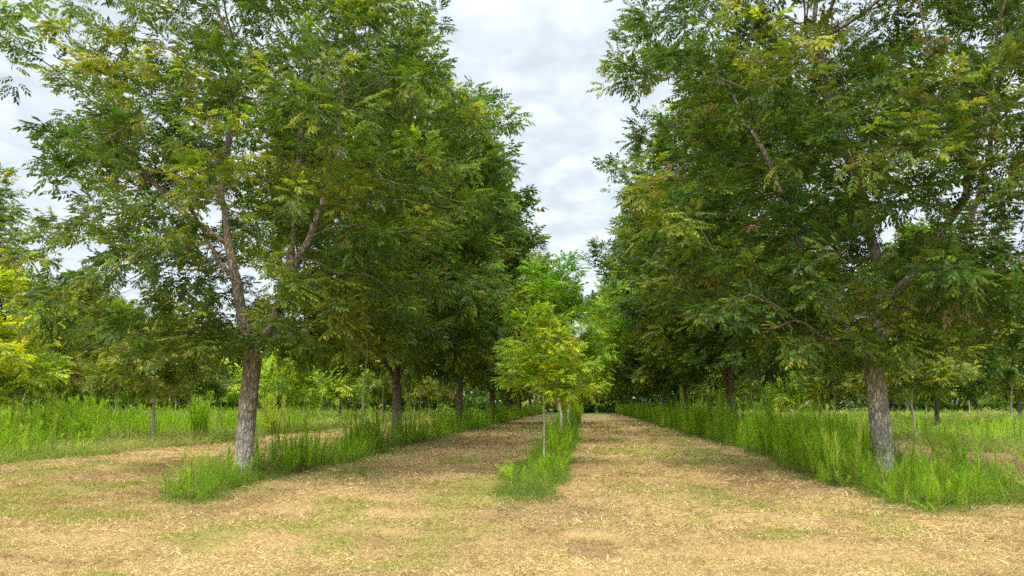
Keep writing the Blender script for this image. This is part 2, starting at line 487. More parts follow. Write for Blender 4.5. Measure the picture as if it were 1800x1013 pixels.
def weed_mask(x, y):
    """1 in uncut growth, 0 on mown ground"""
    m = np.zeros_like(x)
    w = edge_wob(y, 1.0)
    front = (vnoise(x * 0.8, x * 0 + 3, 5) - 0.5) * 0.7
    left = sstep(-7.95, -7.65, x + w - 0.75 * sstep(13.6, 11.5, y)) * (1 - sstep(-6.75, -6.1, x + edge_wob(y, 9.0))) * sstep(11.0, 12.5, y + front)
    midw = sstep(-1.7, -1.25, x + 0.5 * w) * (1 - sstep(-0.7, -0.35, x + 0.4 * edge_wob(y, 5.0))) * sstep(11.4, 13.0, y + front)
    rgt = sstep(4.65, 5.3, x + w) * (1 - sstep(7.7, 8.2, x + edge_wob(y, 14.0))) * sstep(11.0, 12.3, y + front + 0.18 * np.clip(x - 4.8, 0, 3) * 0)
    far_l = (1 - sstep(-15.2, -14.6, x + w + np.clip(y - 20, 0, 30) * 0.03)) * sstep(15.9, 16.7, y + front)
    far_r = sstep(12.0, 12.8, x + w) * sstep(18.0, 19.0, y + front)
    end = sstep(96, 102, y)
    return np.clip(np.maximum.reduce([end, left, midw, rgt, far_l, far_r]), 0, 1)
def ground_z(x, y):
    near = sstep(60, 25, np.abs(y)) * sstep(40, 20, np.abs(x))
    z = (fbm(x * 0.35, y * 0.35, 11, 3) - 0.5) * 0.14 + near * (fbm(x * 1.6, y * 1.9, 21, 4) - 0.5) * 0.085
    z += near * np.clip(fbm(x * 0.5, y * 2.2, 31, 3) - 0.56, 0, 1) * 0.5       # low windrows of clippings
    return z
def green_mask(x, y):
    g = fbm(x * 0.55, y * 0.30, 41, 4)
    g2 = fbm(x * 1.3, y * 1.1, 51, 4)
    m = sstep(0.52, 0.66, g * 0.65 + g2 * 0.35)
    # a grassy crown between the wheel tracks of the right lane and verges of the left one
    m = np.maximum(m, 0.75 * np.exp(-((x - 1.35 - 0.3 * np.sin(y * 0.3)) / 0.6) ** 2) * sstep(10, 13, y) * sstep(0.38, 0.6, g2))
    m = np.maximum(m, 0.7 * np.exp(-((x + 2.2) / 0.7) ** 2) * sstep(11, 14, y) * sstep(0.36, 0.6, g2))
    m = np.maximum(m, 0.6 * np.exp(-((x + 5.9) / 0.5) ** 2) * sstep(12, 14, y) * sstep(0.35, 0.6, g2))
    m = np.maximum(m, 0.8 * np.exp(-((x - 3.1) / 0.9) ** 2 - ((y - 11.0) / 0.7) ** 2) * sstep(0.35, 0.55, g2))
    return np.clip(m, 0, 1)
def build_ground():
    X, Y = np.meshgrid(gx, gy)
    x, y = X.ravel(), Y.ravel()
    z = ground_z(x, y)
    V = np.stack([x, y, z], 1)
    nx, ny = len(gx), len(gy)
    i, j = np.meshgrid(np.arange(nx - 1), np.arange(ny - 1))
    a = (j * nx + i).ravel(); Q = np.stack([a, a + 1, a + nx + 1, a + nx], 1)
    cx = V[Q, 0].mean(1); cy = V[Q, 1].mean(1)
    att = {'weed': weed_mask(x, y), 'green': green_mask(x, y), 'soil': sstep(0.60, 0.72, fbm(x * 0.9, y * 0.9, 61, 4)) * 0.55
           + np.exp(-((x - 10.2) / 1.6) ** 2) * sstep(12, 15, y) * 0.75 + 0.35 * np.exp(-((x - 3.6) / 0.5) ** 2) * sstep(14, 20, y)}
    m, nt, N, L = newmat('ground_cover')
    tc = N.new('ShaderNodeTexCoord')
    def nz(scale, det=6, rough=0.6, vec=None):
        n = N.new('ShaderNodeTexNoise'); n.inputs['Scale'].default_value = scale; n.inputs['Detail'].default_value = det; n.inputs['Roughness'].default_value = rough
        L.new(vec or tc.outputs['Object'], n.inputs['Vector']); return n
    def ramp(src, cols):
        r = N.new('ShaderNodeValToRGB'); el = r.color_ramp.elements
        for k, (p, c) in enumerate(cols):
            e = el[k] if k < 2 else el.new(p)
            e.position = p; e.color = (*c, 1)
        L.new(src, r.inputs[0]); return r
    def mix(f, a, b):
        x = N.new('ShaderNodeMix'); x.data_type = 'RGBA'; L.new(f, x.inputs[0]); L.new(a, x.inputs[6]); L.new(b, x.inputs[7]); return x.outputs[2]
    def attr(n):
        q = N.new('ShaderNodeAttribute'); q.attribute_name = n; return q.outputs['Fac']
    mp = N.new('ShaderNodeMapping'); mp.inputs['Scale'].default_value = (1, 2.2, 1); mp.inputs['Rotation'].default_value = (0, 0, 0.5); L.new(tc.outputs['Object'], mp.inputs[0])
    n1 = nz(26, 8, 0.7); n2 = nz(34, 8, 0.72, mp.outputs[0]); n3 = nz(1.4, 5)
    straw = ramp(n1.outputs[0], [(0.30, (0.16, 0.10, 0.045)), (0.72, (0.53, 0.375, 0.175)), (0.5, (0.34, 0.225, 0.10))])
    straw2 = ramp(n2.outputs[0], [(0.30, (0.13, 0.085, 0.04)), (0.70, (0.48, 0.335, 0.15)), (0.48, (0.30, 0.195, 0.085))])
    st = mix(n3.outputs[0], straw.outputs[0], straw2.outputs[0])
    grn = ramp(n2.outputs[0], [(0.32, (0.07, 0.09, 0.015)), (0.7, (0.30, 0.30, 0.08)), (0.5, (0.16, 0.19, 0.035))])
    soil = ramp(n1.outputs[0], [(0.3, (0.07, 0.045, 0.028)), (0.7, (0.27, 0.18, 0.10)), (0.5, (0.16, 0.105, 0.06))])
    weed = ramp(n2.outputs[0], [(0.3, (0.02, 0.035, 0.008)), (0.7, (0.14, 0.17, 0.035)), (0.5, (0.065, 0.095, 0.016))])
    brk = N.new('ShaderNodeMath'); brk.operation = 'MULTIPLY_ADD'; brk.use_clamp = True; brk.inputs[1].default_value = 2.0; brk.inputs[2].default_value = -0.45
    L.new(n1.outputs[0], brk.inputs[0])
    gm = N.new('ShaderNodeMath'); gm.operation = 'MULTIPLY'; L.new(attr('green'), gm.inputs[0]); L.new(brk.outputs[0], gm.inputs[1])
    c = mix(attr('soil'), st, soil.outputs[0]); c = mix(gm.outputs[0], c, grn.outputs[0]); c = mix(attr('weed'), c, weed.outputs[0])
    pr = N.new('ShaderNodeBsdfPrincipled'); pr.inputs['Roughness'].default_value = 0.95; pr.inputs['Specular IOR Level'].default_value = 0.15
    L.new(c, pr.inputs['Base Color'])
    bp = N.new('ShaderNodeBump'); bp.inputs['Strength'].default_value = 0.8; bp.inputs['Distance'].default_value = 0.05
    L.new(n1.outputs[0], bp.inputs['Height']); L.new(bp.outputs[0], pr.inputs['Normal'])
    out = N.new('ShaderNodeOutputMaterial'); L.new(pr.outputs[0], out.inputs[0])
    far = (cy > LY0) & (cy < 170)
    ll = far & (cx > LX0) & (cx < LX1); rl = far & (cx > RX0) & (cx < RX1)
    def sub(nm, sel, lab, cat):
        q = Q[sel]; u, inv = np.unique(q, return_inverse=True)
        me = mesh_from(nm, V[u], inv.reshape(-1, 4), None, m, True, {k: v[u] for k, v in att.items()})
        tag(link(nm, me), lab, cat, None, 'structure')
    sub('ground', ~(ll | rl), 'straw coloured mown headland in front with rough meadow floor behind', 'ground')
    sub('mown_lane', ll, 'mown straw lane between the left tree row and the young trees', 'path')
    sub('mown_lane', rl, 'mown straw lane with green middle between the young trees and the right tree row', 'path')
build_ground()

# ------------------------------------------------------------------ grass, weeds, clippings
def blades(p, dirs, ln, wd, cols, bend, rng, segs=2):
    """thin curved strips. p (n,3), dirs (n,3) unit, ln, wd (n,) -> V,Q,T"""
    n = len(p)
    side = np.cross(dirs, rng.normal(0, 1, (n, 3))); side /= np.linalg.norm(side, axis=1, keepdims=True) + 1e-9
    out = []
    for k in range(segs + 1):
        t = k / segs
        c = p + dirs * (ln * t)[:, None] + np.stack([bend[:, 0], bend[:, 1], bend[:, 2]], 1) * (ln * t * t)[:, None]
        w = wd * (1 - 0.85 * t ** 1.5) * 0.5
        out += [c - side * w[:, None], c + side * w[:, None]]
    V = np.stack(out, 1)                         # n, 2(segs+1), 3
    b = (np.arange(n) * 2 * (segs + 1))[:, None]
    Q = np.concatenate([np.stack([b[:, 0] + 2 * k, b[:, 0] + 2 * k + 1, b[:, 0] + 2 * k + 3, b[:, 0] + 2 * k + 2], 1) for k in range(segs)])
    T = np.concatenate([cols] * segs)
    return V.reshape(-1, 3), Q, T
class Bag:
    def __init__(s): s.V, s.Q, s.T, s.n = [], [], [], 0
    def add(s, V, Q, T):
        s.V.append(V); s.Q.append(Q + s.n); s.T.append(T); s.n += len(V)
    def mesh(s, nm, mat): return mesh_from(nm, np.concatenate(s.V), np.concatenate(s.Q), np.clip(np.concatenate(s.T), 0, 0.8), mat)
def pickc(rng, n, pal, w, j=0.15):
    k = rng.choice(len(pal), n, p=np.array(w) / sum(w))
    return np.array(pal)[k] * np.exp(rng.normal(0, j, (n, 1)))

HAYC = [(0.57, 0.415, 0.195), (0.485, 0.335, 0.15), (0.68, 0.52, 0.27), (0.32, 0.20, 0.09), (0.40, 0.38, 0.10), (0.17, 0.11, 0.055)]
def hay():
    rng = RNG(500); bag = Bag()
    #        x range, y range, count, length, width
    zones = [((-8, 7), (6.2, 9.0), 170000, 0.050, 0.0036), ((-11, 9), (9.0, 13.0), 170000, 0.066, 0.0052), ((-17, 12), (13, 20), 110000, 0.10, 0.008), ((-15, 12), (20, 34), 60000, 0.15, 0.013), ((-14.5, 12), (34, 60), 26000, 0.26, 0.024)]
    for (xa, xb), (ya, yb), n, ln, wd in zones:
        x = rng.uniform(xa, xb, n); y = rng.uniform(ya, yb, n)
        pile = fbm(x * 1.2, y * 1.6, 91, 3)
        keep = (weed_mask(x, y) < 0.35) & (rng.uniform(0, 1, n) < 0.45 + 1.1 * (pile - 0.3)); x, y = x[keep], y[keep]; n = len(x); pile = pile[keep]
        g = green_mask(x, y)
        z = ground_z(x, y) + rng.uniform(0, 1, n) ** 2 * (0.015 + 0.06 * np.clip(pile - 0.4, 0, 1))
        th = rng.uniform(0, 6.283, n); el = np.abs(rng.normal(0.05, 0.48, n))
        d = np.stack([np.cos(th) * np.cos(el), np.sin(th) * np.cos(el), np.sin(el)], 1)
        c = pickc(rng, n, HAYC, [30, 28, 14, 20, 6, 12], 0.3)
        big = fbm(x * 0.7, y * 0.7, 95, 3)[:, None]
        c = c * (0.47 + 0.80 * big)
        old = (fbm(x * 1.9, y * 2.6, 97, 4) > 0.645) & (rng.uniform(0, 1, n) < 0.75)      # older brown thatch
        c[old] = pickc(rng, int(old.sum()), [(0.24, 0.145, 0.07), (0.32, 0.20, 0.095), (0.14, 0.085, 0.045)], [3, 3, 2])
        isg = rng.uniform(0, 1, n) < 0.05 + g * 0.55
        c[isg] = pickc(rng, int(isg.sum()), [(0.16, 0.22, 0.03), (0.27, 0.30, 0.06), (0.35, 0.33, 0.08)], [3, 3, 2])
        bend = np.stack([rng.normal(0, 0.2, n), rng.normal(0, 0.2, n), -rng.uniform(0.0, 0.25, n)], 1)
        l = ln * np.exp(rng.normal(0, 0.3, n))
        bag.add(*blades(np.stack([x, y, z], 1), d, l, np.full(n, wd) * np.exp(rng.normal(0, 0.3, n)), c, bend, rng))
    tag(link('mown_hay', bag.mesh('mown_hay', M_HAY)), 'dry straw clippings scattered over the mown ground', 'hay', None, 'stuff')
    # short living stubble in the green patches
    bag = Bag()
    zones = [((-8, 7), (6.3, 9.5), 60000, 0.065, 0.0045), ((-11, 9), (9.5, 14), 80000, 0.075, 0.006), ((-17, 12), (14, 24), 60000, 0.085, 0.009), ((-14.5, 12), (24, 55), 42000, 0.11, 0.018)]
    for (xa, xb), (ya, yb), n, ln, wd in zones:
        x = rng.uniform(xa, xb, n); y = rng.uniform(ya, yb, n)
        g = green_mask(x, y)
        keep = (weed_mask(x, y) < 0.5) & (rng.uniform(0, 1, n) < 0.14 + 0.85 * g); x, y, g = x[keep], y[keep], g[keep]; n = len(x)
        th = rng.uniform(0, 6.283, n); el = rng.normal(0.95, 0.3, n)
        d = np.stack([np.cos(th) * np.cos(el), np.sin(th) * np.cos(el), np.sin(el)], 1)
        c = pickc(rng, n, [(0.13, 0.20, 0.025), (0.24, 0.28, 0.045), (0.42, 0.38, 0.10), (0.5, 0.38, 0.16)], [3, 4, 3, 2])
        bend = np.stack([np.cos(th) * 0.3, np.sin(th) * 0.3, -0.25 + 0 * th], 1)
        bag.add(*blades(np.stack([x, y, ground_z(x, y) - 0.01], 1), d, ln * np.exp(rng.normal(0, 0.35, n)), np.full(n, wd), c, bend, rng))
    tag(link('short_grass', bag.mesh('short_grass', M_WEED)), 'short green grass regrowing in patches through the straw', 'grass', None, 'stuff')
hay()

def fennel_tmpl(rng, h=1.0, nb=90, wd=0.006, bl=0.13, stems=1):
    """feathery upright weed: leafy plumes; returns V,Q, t(height fraction)"""
    bag = Bag()
    for s in range(stems):
        hh = h * rng.uniform(0.75, 1.1) if stems > 1 else h
        lean = rng.normal(0, 0.14 if stems > 1 else 0.05, 2)
        off = rng.normal(0, 0.10, 2) if stems > 1 else np.zeros(2)
        n = nb
        t = rng.uniform(0.08, 1.0, n) ** 0.75
        base = np.stack([off[0] + lean[0] * hh * t * (0.6 + 0.6 * t), off[1] + lean[1] * hh * t * (0.6 + 0.6 * t), hh * t * 0.96], 1)
        th = rng.uniform(0, 6.283, n); el = rng.normal(0.95, 0.25, n) + 0.30 * t
        d = np.stack([np.cos(th) * np.cos(el), np.sin(th) * np.cos(el), np.sin(el)], 1)
        l = bl * (1.25 - 0.75 * t) * np.exp(rng.normal(0, 0.25, n))
        bend = np.stack([rng.normal(0, 0.12, n), rng.normal(0, 0.12, n), rng.normal(0.05, 0.12, n)], 1)
        bag.add(*blades(base, d, l, np.full(n, wd), np.stack([t, t, t], 1), bend, rng))
        st = polyline([(off[0], off[1], 0), (off[0] + lean[0] * hh * 0.45, off[1] + lean[1] * hh * 0.45, hh * 0.5), (off[0] + lean[0] * hh * 1.1, off[1] + lean[1] * hh * 1.1, hh * 0.95)], hh * 0.25)
        Vt, Qt = [], []
        tube(st, np.linspace(0.006, 0.002, len(st)), 3, Vt, Qt)
        v = np.concatenate(Vt); q = np.concatenate(Qt); bag.add(v, q, np.zeros((len(q), 3)) - 1)
    return np.concatenate(bag.V), np.concatenate(bag.Q), np.concatenate(bag.T)[:, 0]
FN = [fennel_tmpl(RNG(600 + i), h=1.0, nb=[120, 150, 100][i % 3], wd=0.0042, bl=[0.15, 0.20, 0.24][i % 3], stems=[1, 1, 2][i % 3]) for i in range(9)]
FM = [fennel_tmpl(RNG(620 + i), nb=62, wd=0.0085, bl=[0.17, 0.22][i % 2]) for i in range(6)]
FF = [fennel_tmpl(RNG(640 + i), nb=22, wd=0.022, bl=0.19) for i in range(5)]
FB = [fennel_tmpl(RNG(660 + i), h=1.0, nb=85, wd=0.010, bl=0.16, stems=15) for i in range(3)]
def stamp(bag, lib, x, y, z, h, cols, rng, spread=1.0):
    n = len(x); ch = rng.integers(0, len(lib), n)
    for k in range(len(lib)):
        i = np.nonzero(ch == k)[0]
        if not len(i): continue
        V, Q, t = lib[k]
        a = rng.uniform(0, 6.283, len(i)); ca, sa = np.cos(a)[:, None], np.sin(a)[:, None]
        hs = h[i][:, None]
        lx = rng.normal(0, 0.08, (len(i), 1)); ly = rng.normal(0, 0.08, (len(i), 1))
        X = (V[None, :, 0] * ca - V[None, :, 1] * sa) * (0.55 + 0.45 * hs) * spread + lx * V[None, :, 2] * hs + x[i][:, None]
        Y = (V[None, :, 0] * sa + V[None, :, 1] * ca) * (0.55 + 0.45 * hs) * spread + ly * V[None, :, 2] * hs + y[i][:, None]
        Z = V[None, :, 2] * hs + z[i][:, None]
        W = np.stack([X, Y, Z], 2).reshape(-1, 3)
        QQ = (Q[None] + (np.arange(len(i)) * len(V))[:, None, None]).reshape(-1, 4)
        c = cols[i][:, None, :] * np.exp(rng.normal(0, 0.16, (len(i), len(t), 1)))
        st = t < -0.5
        c = np.where(st[None, :, None], np.array([0.13, 0.10, 0.03]), c)
        bag.add(W, QQ, c.reshape(-1, 3))
FENC = [(0.13, 0.27, 0.014), (0.20, 0.36, 0.018), (0.30, 0.46, 0.026), (0.36, 0.42, 0.05)]
GRC = [(0.10, 0.17, 0.025), (0.19, 0.25, 0.045), (0.30, 0.32, 0.075), (0.45, 0.38, 0.14), (0.07, 0.13, 0.02)]
def strip(nm, label, xr, zones, h_fn, seed, grass, gcol=(4, 4, 2, 1, 2)):
    rng = RNG(seed); bag = Bag()
    for (ya, yb), dens, lib in zones:
        n = int((xr[1] - xr[0]) * (yb - ya) * dens)
        x = rng.uniform(xr[0], xr[1], n); y = rng.uniform(ya, yb, n)
        cl = fbm(x * 0.7, y * 0.7, seed, 3)
        mk = weed_mask(x, y); keep = (mk > 0.22) & (rng.uniform(0, 1, n) < sstep(0.18, 0.5, cl) * (0.35 + 0.65 * mk)); x, y, cl, mk = x[keep], y[keep], cl[keep], mk[keep]
        h = h_fn(x, y) * (0.3 + 0.7 * mk) * (0.40 + 1.2 * cl) * np.exp(rng.normal(0, 0.24, len(x)))
        big = np.exp(1.1 * (fbm(x * 0.5, y * 0.4, seed + 3, 2) - 0.5))[:, None]
        stamp(bag, lib, x, y, ground_z(x, y) - 0.02, h, pickc(rng, len(x), FENC, [3, 4, 3, 1], 0.16) * big, rng)
    for (ya, yb), n, ln, wd in grass:
        x = rng.uniform(xr[0] - 0.3, xr[1] + 0.3, n); y = rng.uniform(ya, yb, n)
        mk = weed_mask(x, y); keep = mk > 0.01; x, y, mk = x[keep], y[keep], mk[keep]; n = len(x)
        th = rng.uniform(0, 6.283, n); el = np.clip(rng.normal(1.15, 0.25, n), 0.3, 1.5)
        d = np.stack([np.cos(th) * np.cos(el), np.sin(th) * np.cos(el), np.sin(el)], 1)
        bend = np.stack([np.cos(th) * 0.45, np.sin(th) * 0.45, -0.35 + 0 * th], 1)
        c = pickc(rng, n, GRC, gcol) * (0.65 + 0.7 * fbm(x * 1.1, y * 0.8, seed + 8, 3))[:, None]
        bag.add(*blades(np.stack([x, y, ground_z(x, y) - 0.02], 1), d, ln * (0.3 + 0.7 * mk) * np.exp(rng.normal(0, 0.35, n)), np.full(n, wd), c, bend, rng))
    # dead stems and seed stalks standing among the green
    n = int((xr[1] - xr[0]) * 110)
    x = rng.uniform(xr[0], xr[1], n); y = 11.3 + 34 * rng.uniform(0, 1, n) ** 1.6
    keep = weed_mask(x, y) > 0.5; x, y = x[keep], y[keep]; n = len(x)
    th = rng.uniform(0, 6.283, n); el = np.clip(rng.normal(1.25, 0.28, n), 0.4, 1.55)
    d = np.stack([np.cos(th) * np.cos(el), np.sin(th) * np.cos(el), np.sin(el)], 1)
    bag.add(*blades(np.stack([x, y, ground_z(x, y) - 0.02], 1), d, rng.uniform(0.3, 1.0, n) * np.minimum(h_fn(x, y) * 1.35, 1.1), np.full(n, 0.009), pickc(rng, n, [(0.45, 0.36, 0.15), (0.30, 0.20, 0.09), (0.52, 0.46, 0.2)], [2, 1, 1]), np.stack([np.cos(th) * 0.2, np.sin(th) * 0.2, -0.1 + 0 * th], 1), rng, 3))
    return tag(link(nm, bag.mesh(nm, M_WEED)), label, 'weeds', None, 'stuff')

strip('feathery_weeds', 'band of feathery green weeds along the left tree row', (-8.8, -6.1),
      [((11.3, 24), 30, FN), ((24, 45), 26, FM), ((45, 110), 15, FF)],
      lambda x, y: 0.50 + 0.30 * sstep(12.5, 18, y) + 0.12 * sstep(30, 60, y), 701,
      [((11.2, 24), 22000, 0.34, 0.006), ((24, 60), 14000, 0.42, 0.013)])
strip('feathery_weeds', 'narrow strip of grass and feathery weeds under the young trees', (-1.75, -0.25),
      [((13.5, 26), 26, FN), ((26, 45), 26, FM), ((45, 110), 16, FF)],
      lambda x, y: 0.34 + 0.46 * sstep(16, 26, y) + 0.15 * sstep(30, 45, y), 702,
      [((11.4, 22), 30000, 0.29, 0.006), ((22, 50), 9000, 0.45, 0.013)], (5, 5, 2, 0.5, 3))
strip('feathery_weeds', 'band of feathery green weeds along the right tree row', (4.6, 8.5),
      [((11.1, 24), 24, FN), ((24, 45), 24, FM), ((45, 110), 13, FF)],
      lambda x, y: (0.62 + 0.36 * sstep(13, 17, y) + 0.16 * sstep(22, 40, y)) * (1 - 0.70 * sstep(6.4, 7.4, x)), 703,
      [((11.0, 24), 24000, 0.34, 0.006), ((24, 60), 12000, 0.42, 0.013)])

def meadow(nm, label, side, seed):
    rng = RNG(seed); bag = Bag()
    if side < 0: zones = [((-40, -14.3), (15.8, 26), 70000, 0.40, 0.010), ((-60, -14.3), (26, 45), 90000, 0.50, 0.020), ((-100, -14.3), (45, 90), 70000, 0.65, 0.045), ((-13.9, -8.9), (40, 100), 12000, 0.35, 0.03)]
    else: zones = [((11.9, 22), (18, 30), 50000, 0.34, 0.010), ((11.9, 40), (30, 50), 70000, 0.45, 0.020), ((11.9, 75), (50, 100), 60000, 0.6, 0.045)]
    for (xa, xb), (ya, yb), n, ln, wd in zones:
        x = rng.uniform(xa, xb, n); y = rng.uniform(ya, yb, n)
        keep = (weed_mask(x, y) > 0.15) | (x > -14) & (x < -8); x, y = x[keep], y[keep]; n = len(x)
        th = rng.uniform(0, 6.283, n); el = np.clip(rng.normal(1.15, 0.25, n), 0.3, 1.5)
        d = np.stack([np.cos(th) * np.cos(el), np.sin(th) * np.cos(el), np.sin(el)], 1)
        bend = np.stack([np.cos(th) * 0.45, np.sin(th) * 0.45, -0.35 + 0 * th], 1)
        patch = fbm(x * 0.25, y * 0.18, seed + 4, 3)
        c = pickc(rng, n, GRC, [4, 6, 4, 2, 2])
        dry = rng.uniform(0, 1, n) < 0.45 * sstep(0.55, 0.72, patch)
        c[dry] = pickc(rng, int(dry.sum()), [(0.42, 0.38, 0.14), (0.5, 0.42, 0.18)], [1, 1])
        bag.add(*blades(np.stack([x, y, ground_z(x, y) - 0.02], 1), d, ln * (0.6 + 0.8 * patch) * np.exp(rng.normal(0, 0.35, n)), np.full(n, wd), c, bend, rng))
    # scattered low feathery weeds in the far meadow
    fz = ([((-45, -15.2), (17.5, 45), 4300, FM), ((-90, -15), (45, 95), 4000, FF)] if side < 0 else [((12.6, 40), (27, 50), 2200, FM), ((13, 70), (50, 95), 3000, FF)])
    for (xa, xb), (ya, yb), n, lib in fz:
        x = rng.uniform(xa, xb, n); y = rng.uniform(ya, yb, n)
        cl = fbm(x * 0.42, y * 0.3, seed + 9, 3); keep = cl > 0.47; x, y, cl = x[keep], y[keep], cl[keep]
        stamp(bag, lib, x, y, ground_z(x, y) - 0.02, rng.uniform(0.6, 1.5, len(x)) * (0.95 if side < 0 else 0.6) * sstep(-0.02, 0.4, weed_mask(x, y)) * (0.55 + 2.2 * np.clip(cl - 0.45, 0, 0.35)) + 0.05, pickc(rng, len(x), FENC, [2, 4, 4, 2], 0.18), rng, 1.5)
    tag(link(nm, bag.mesh(nm, M_WEED)), label, 'grass', None, 'stuff')
meadow('meadow_grass', 'tall pale green grass of the uncut meadow on the left', -1, 711)
meadow('meadow_grass', 'tall green grass of the uncut meadow on the right', 1, 712)

# bushy weeds one can tell apart
def bush(x, y, h, seed, label, group='bushy feathery weeds in the grass', col=None):
    rng = RNG(seed); bag = Bag()
    V, Q, t = FB[seed % 3]
    a = rng.uniform(0, 6.28); ca, sa = math.cos(a), math.sin(a)
    W = np.stack([(V[:, 0] * ca - V[:, 1] * sa) * h * 1.25, (V[:, 0] * sa + V[:, 1] * ca) * h * 1.25, V[:, 2] * h], 1)
    base = np.array(col or FENC[rng.integers(1, 4)])
    st = t < -0.5
    c = base[None] * np.exp(rng.normal(0, 0.2, (len(t), 1)))
    root = link('feathery_bush', None, None, (x, y, float(ground_z(np.array([x]), np.array([y]))[0]) - 0.02))
    def part(nm, sel, cc):
        q = Q[sel]; u, inv = np.unique(q, return_inverse=True)
        link(nm, mesh_from(nm, W[u], inv.reshape(-1, 4), cc, M_WEED), root)
    part('foliage', ~st, c[~st]); part('stem', st, np.tile([0.16, 0.11, 0.04], (int(st.sum()), 1)))
    tag(root, label, 'weed', group)
    return root

# ------------------------------------------------------------------ trees
AX, AY = -7.51, 15.37
BX, BY = 6.51, 16.78
def gz(x, y): return float(ground_z(np.array([x]), np.array([y]))[0])
W_A = [5, 7, 6, 4, 1.5]
W_B = [8, 8, 5.5, 3.2, 1.2]
W_C = [6, 7, 6, 3, 1.0]
W_D = [7, 7, 5, 2.4, 1.2]

# the big tree on the left
tA = build_tree('pecan_tree', 101,
    trunk=[(0, 0, -0.12), (0.02, 0, 0.9), (0.05, 0.02, 1.9), (0.10, 0.0, 2.75)],
    limbs=[[(0.10, 0, 2.75), (-0.15, 0.1, 3.4), (-0.45, 0.15, 4.4), (-0.65, 0.0, 5.3), (-0.95, 0.1, 6.6), (-0.9, 0.3, 8.2), (-1.1, 0.4, 10.5)],
           [(0.10, 0, 2.75), (0.55, -0.15, 3.3), (0.85, -0.3, 4.2), (1.5, -0.4, 5.3), (1.9, -0.2, 7.0), (2.0, 0.0, 9.5)],
           [(0.10, 0, 2.75), (0.45, 0.4, 3.5), (0.5, 0.7, 5.0), (0.55, 0.9, 7.5), (0.6, 0.9, 11)],
           [(-0.62, 0.0, 5.2), (-1.5, -0.3, 5.9), (-2.5, -0.6, 6.8), (-3.2, -0.8, 8.0)],
           [(-0.45, 0.15, 4.4), (-1.4, 0.5, 5.4), (-2.2, 0.9, 6.6)]],
    profile=[(2.85, 1.8), (3.3, 3.0), (4.2, 4.0), (5.7, 4.7), (8, 5.0), (10, 5.0), (12, 4.4), (14, 2.9), (15.2, 0.8)],
    nclump=185, per=18, sd=0.42, step=0.24, r_base=0.19, r_tip=0.006, nsprig=4500, lib=LIB_NEAR, sscale=0.88, weights=W_A, bark=M_BARK, az=0.2, inner=0.42,
    gaps=[((-0.3, 0.3, 3.9), (1.6, -4.5, 3.6), 0.62), ((-0.6, 0.2, 5.0), (1.3, -4.5, 4.7), 0.60), ((1.2, 0, 4.9), (2.8, -4, 4.6), 0.5), ((-2.0, 0, 6.2), (-0.4, -4, 6.0), 0.45)],
    extra=[(-4.5, -0.8, 5.3, 0.3, 26), (-4.6, 0.2, 8.3, 0.35, 26), (-3.8, -1.0, 4.0, 0.3, 22), (-3.2, -1.6, 3.5, 0.3, 24), (-2.9, -0.4, 3.0, 0.35, 26), (-2.0, -1.3, 2.9, 0.35, 24), (-3.6, 0.4, 3.6, 0.35, 22), (2.0, -0.9, 2.9, 0.35, 22), (1.3, -1.8, 3.0, 0.3, 20)])
tA.location = (AX, AY, gz(AX, AY) - 0.02)
tag(tA, 'largest pecan on the left, nearest in its row, forked grey trunk standing in weeds', 'tree', 'mature pecans lining the left of the lanes')

tB = build_tree('pecan_tree', 202,
    trunk=[(0, 0, -0.12), (-0.01, 0, 0.9), (-0.04, 0.02, 1.8), (-0.09, 0.0, 2.7)],
    limbs=[[(-0.09, 0, 2.7), (-0.6, 0.1, 3.3), (-1.1, 0.3, 4.2), (-1.5, 0.3, 5.6), (-2.0, 0.2, 7.2), (-2.8, 0.2, 9.0)],
           [(-0.09, 0, 2.7), (0.25, 0.15, 3.4), (0.4, 0.4, 4.6), (0.2, 0.5, 6.4), (-0.4, 0.5, 8.5), (-0.6, 0.5, 11)],
           [(-0.09, 0, 2.7), (-0.3, -0.5, 3.2), (0.3, -1.5, 4.2), (1.0, -2.3, 5.4), (1.4, -2.6, 7)],
           [(-0.09, 0, 2.7), (0.6, 0.4, 3.3), (1.6, 0.6, 4.3), (2.6, 0.5, 5.8), (3.2, 0.4, 7.5)],
           [(-0.07, 0.0, 2.3), (-0.8, -0.3, 2.75), (-1.7, -0.7, 3.2)]],
    profile=[(2.6, 2.2), (3.2, 3.6), (4.4, 4.6), (5.7, 5.2), (8, 5.2), (10, 5.2), (12, 4.9), (14.5, 3.5), (16, 0.9)],
    nclump=290, per=16, sd=0.45, step=0.25, r_base=0.205, r_tip=0.006, nsprig=5900, lib=LIB_NEAR, sscale=0.9, weights=W_B, bark=M_BARK, brown=0.006, az=0.16, inner=0.40,
    gaps=[((-1.8, 0.3, 7.0), (-3.2, -4.5, 6.6), 0.55)],
    extra=[(-3.9, -1.2, 3.2, 0.4, 30), (-3.2, -2.4, 3.6, 0.4, 30), (1.2, -4.2, 6.0, 0.4, 26), (2.6, -4.0, 6.4, 0.4, 26), (3.4, -3.4, 5.0, 0.4, 26), (2.4, -1.6, 2.9, 0.4, 26), (3.4, -0.6, 3.0, 0.4, 26), (1.4, -1.9, 2.8, 0.35, 22), (-2.2, -1.5, 2.7, 0.35, 24), (0.2, -2.1, 3.0, 0.35, 26), (-0.9, -2.3, 3.1, 0.35, 26), (0.9, -2.6, 3.6, 0.4, 26), (-5.0, 0.3, 9.6, 0.4, 26)])
tB.location = (BX, BY, gz(BX, BY) - 0.02)
tag(tB, 'largest pecan on the right, nearest in its row, straight grey trunk above weeds', 'tree', 'mature pecans lining the right of the lanes')

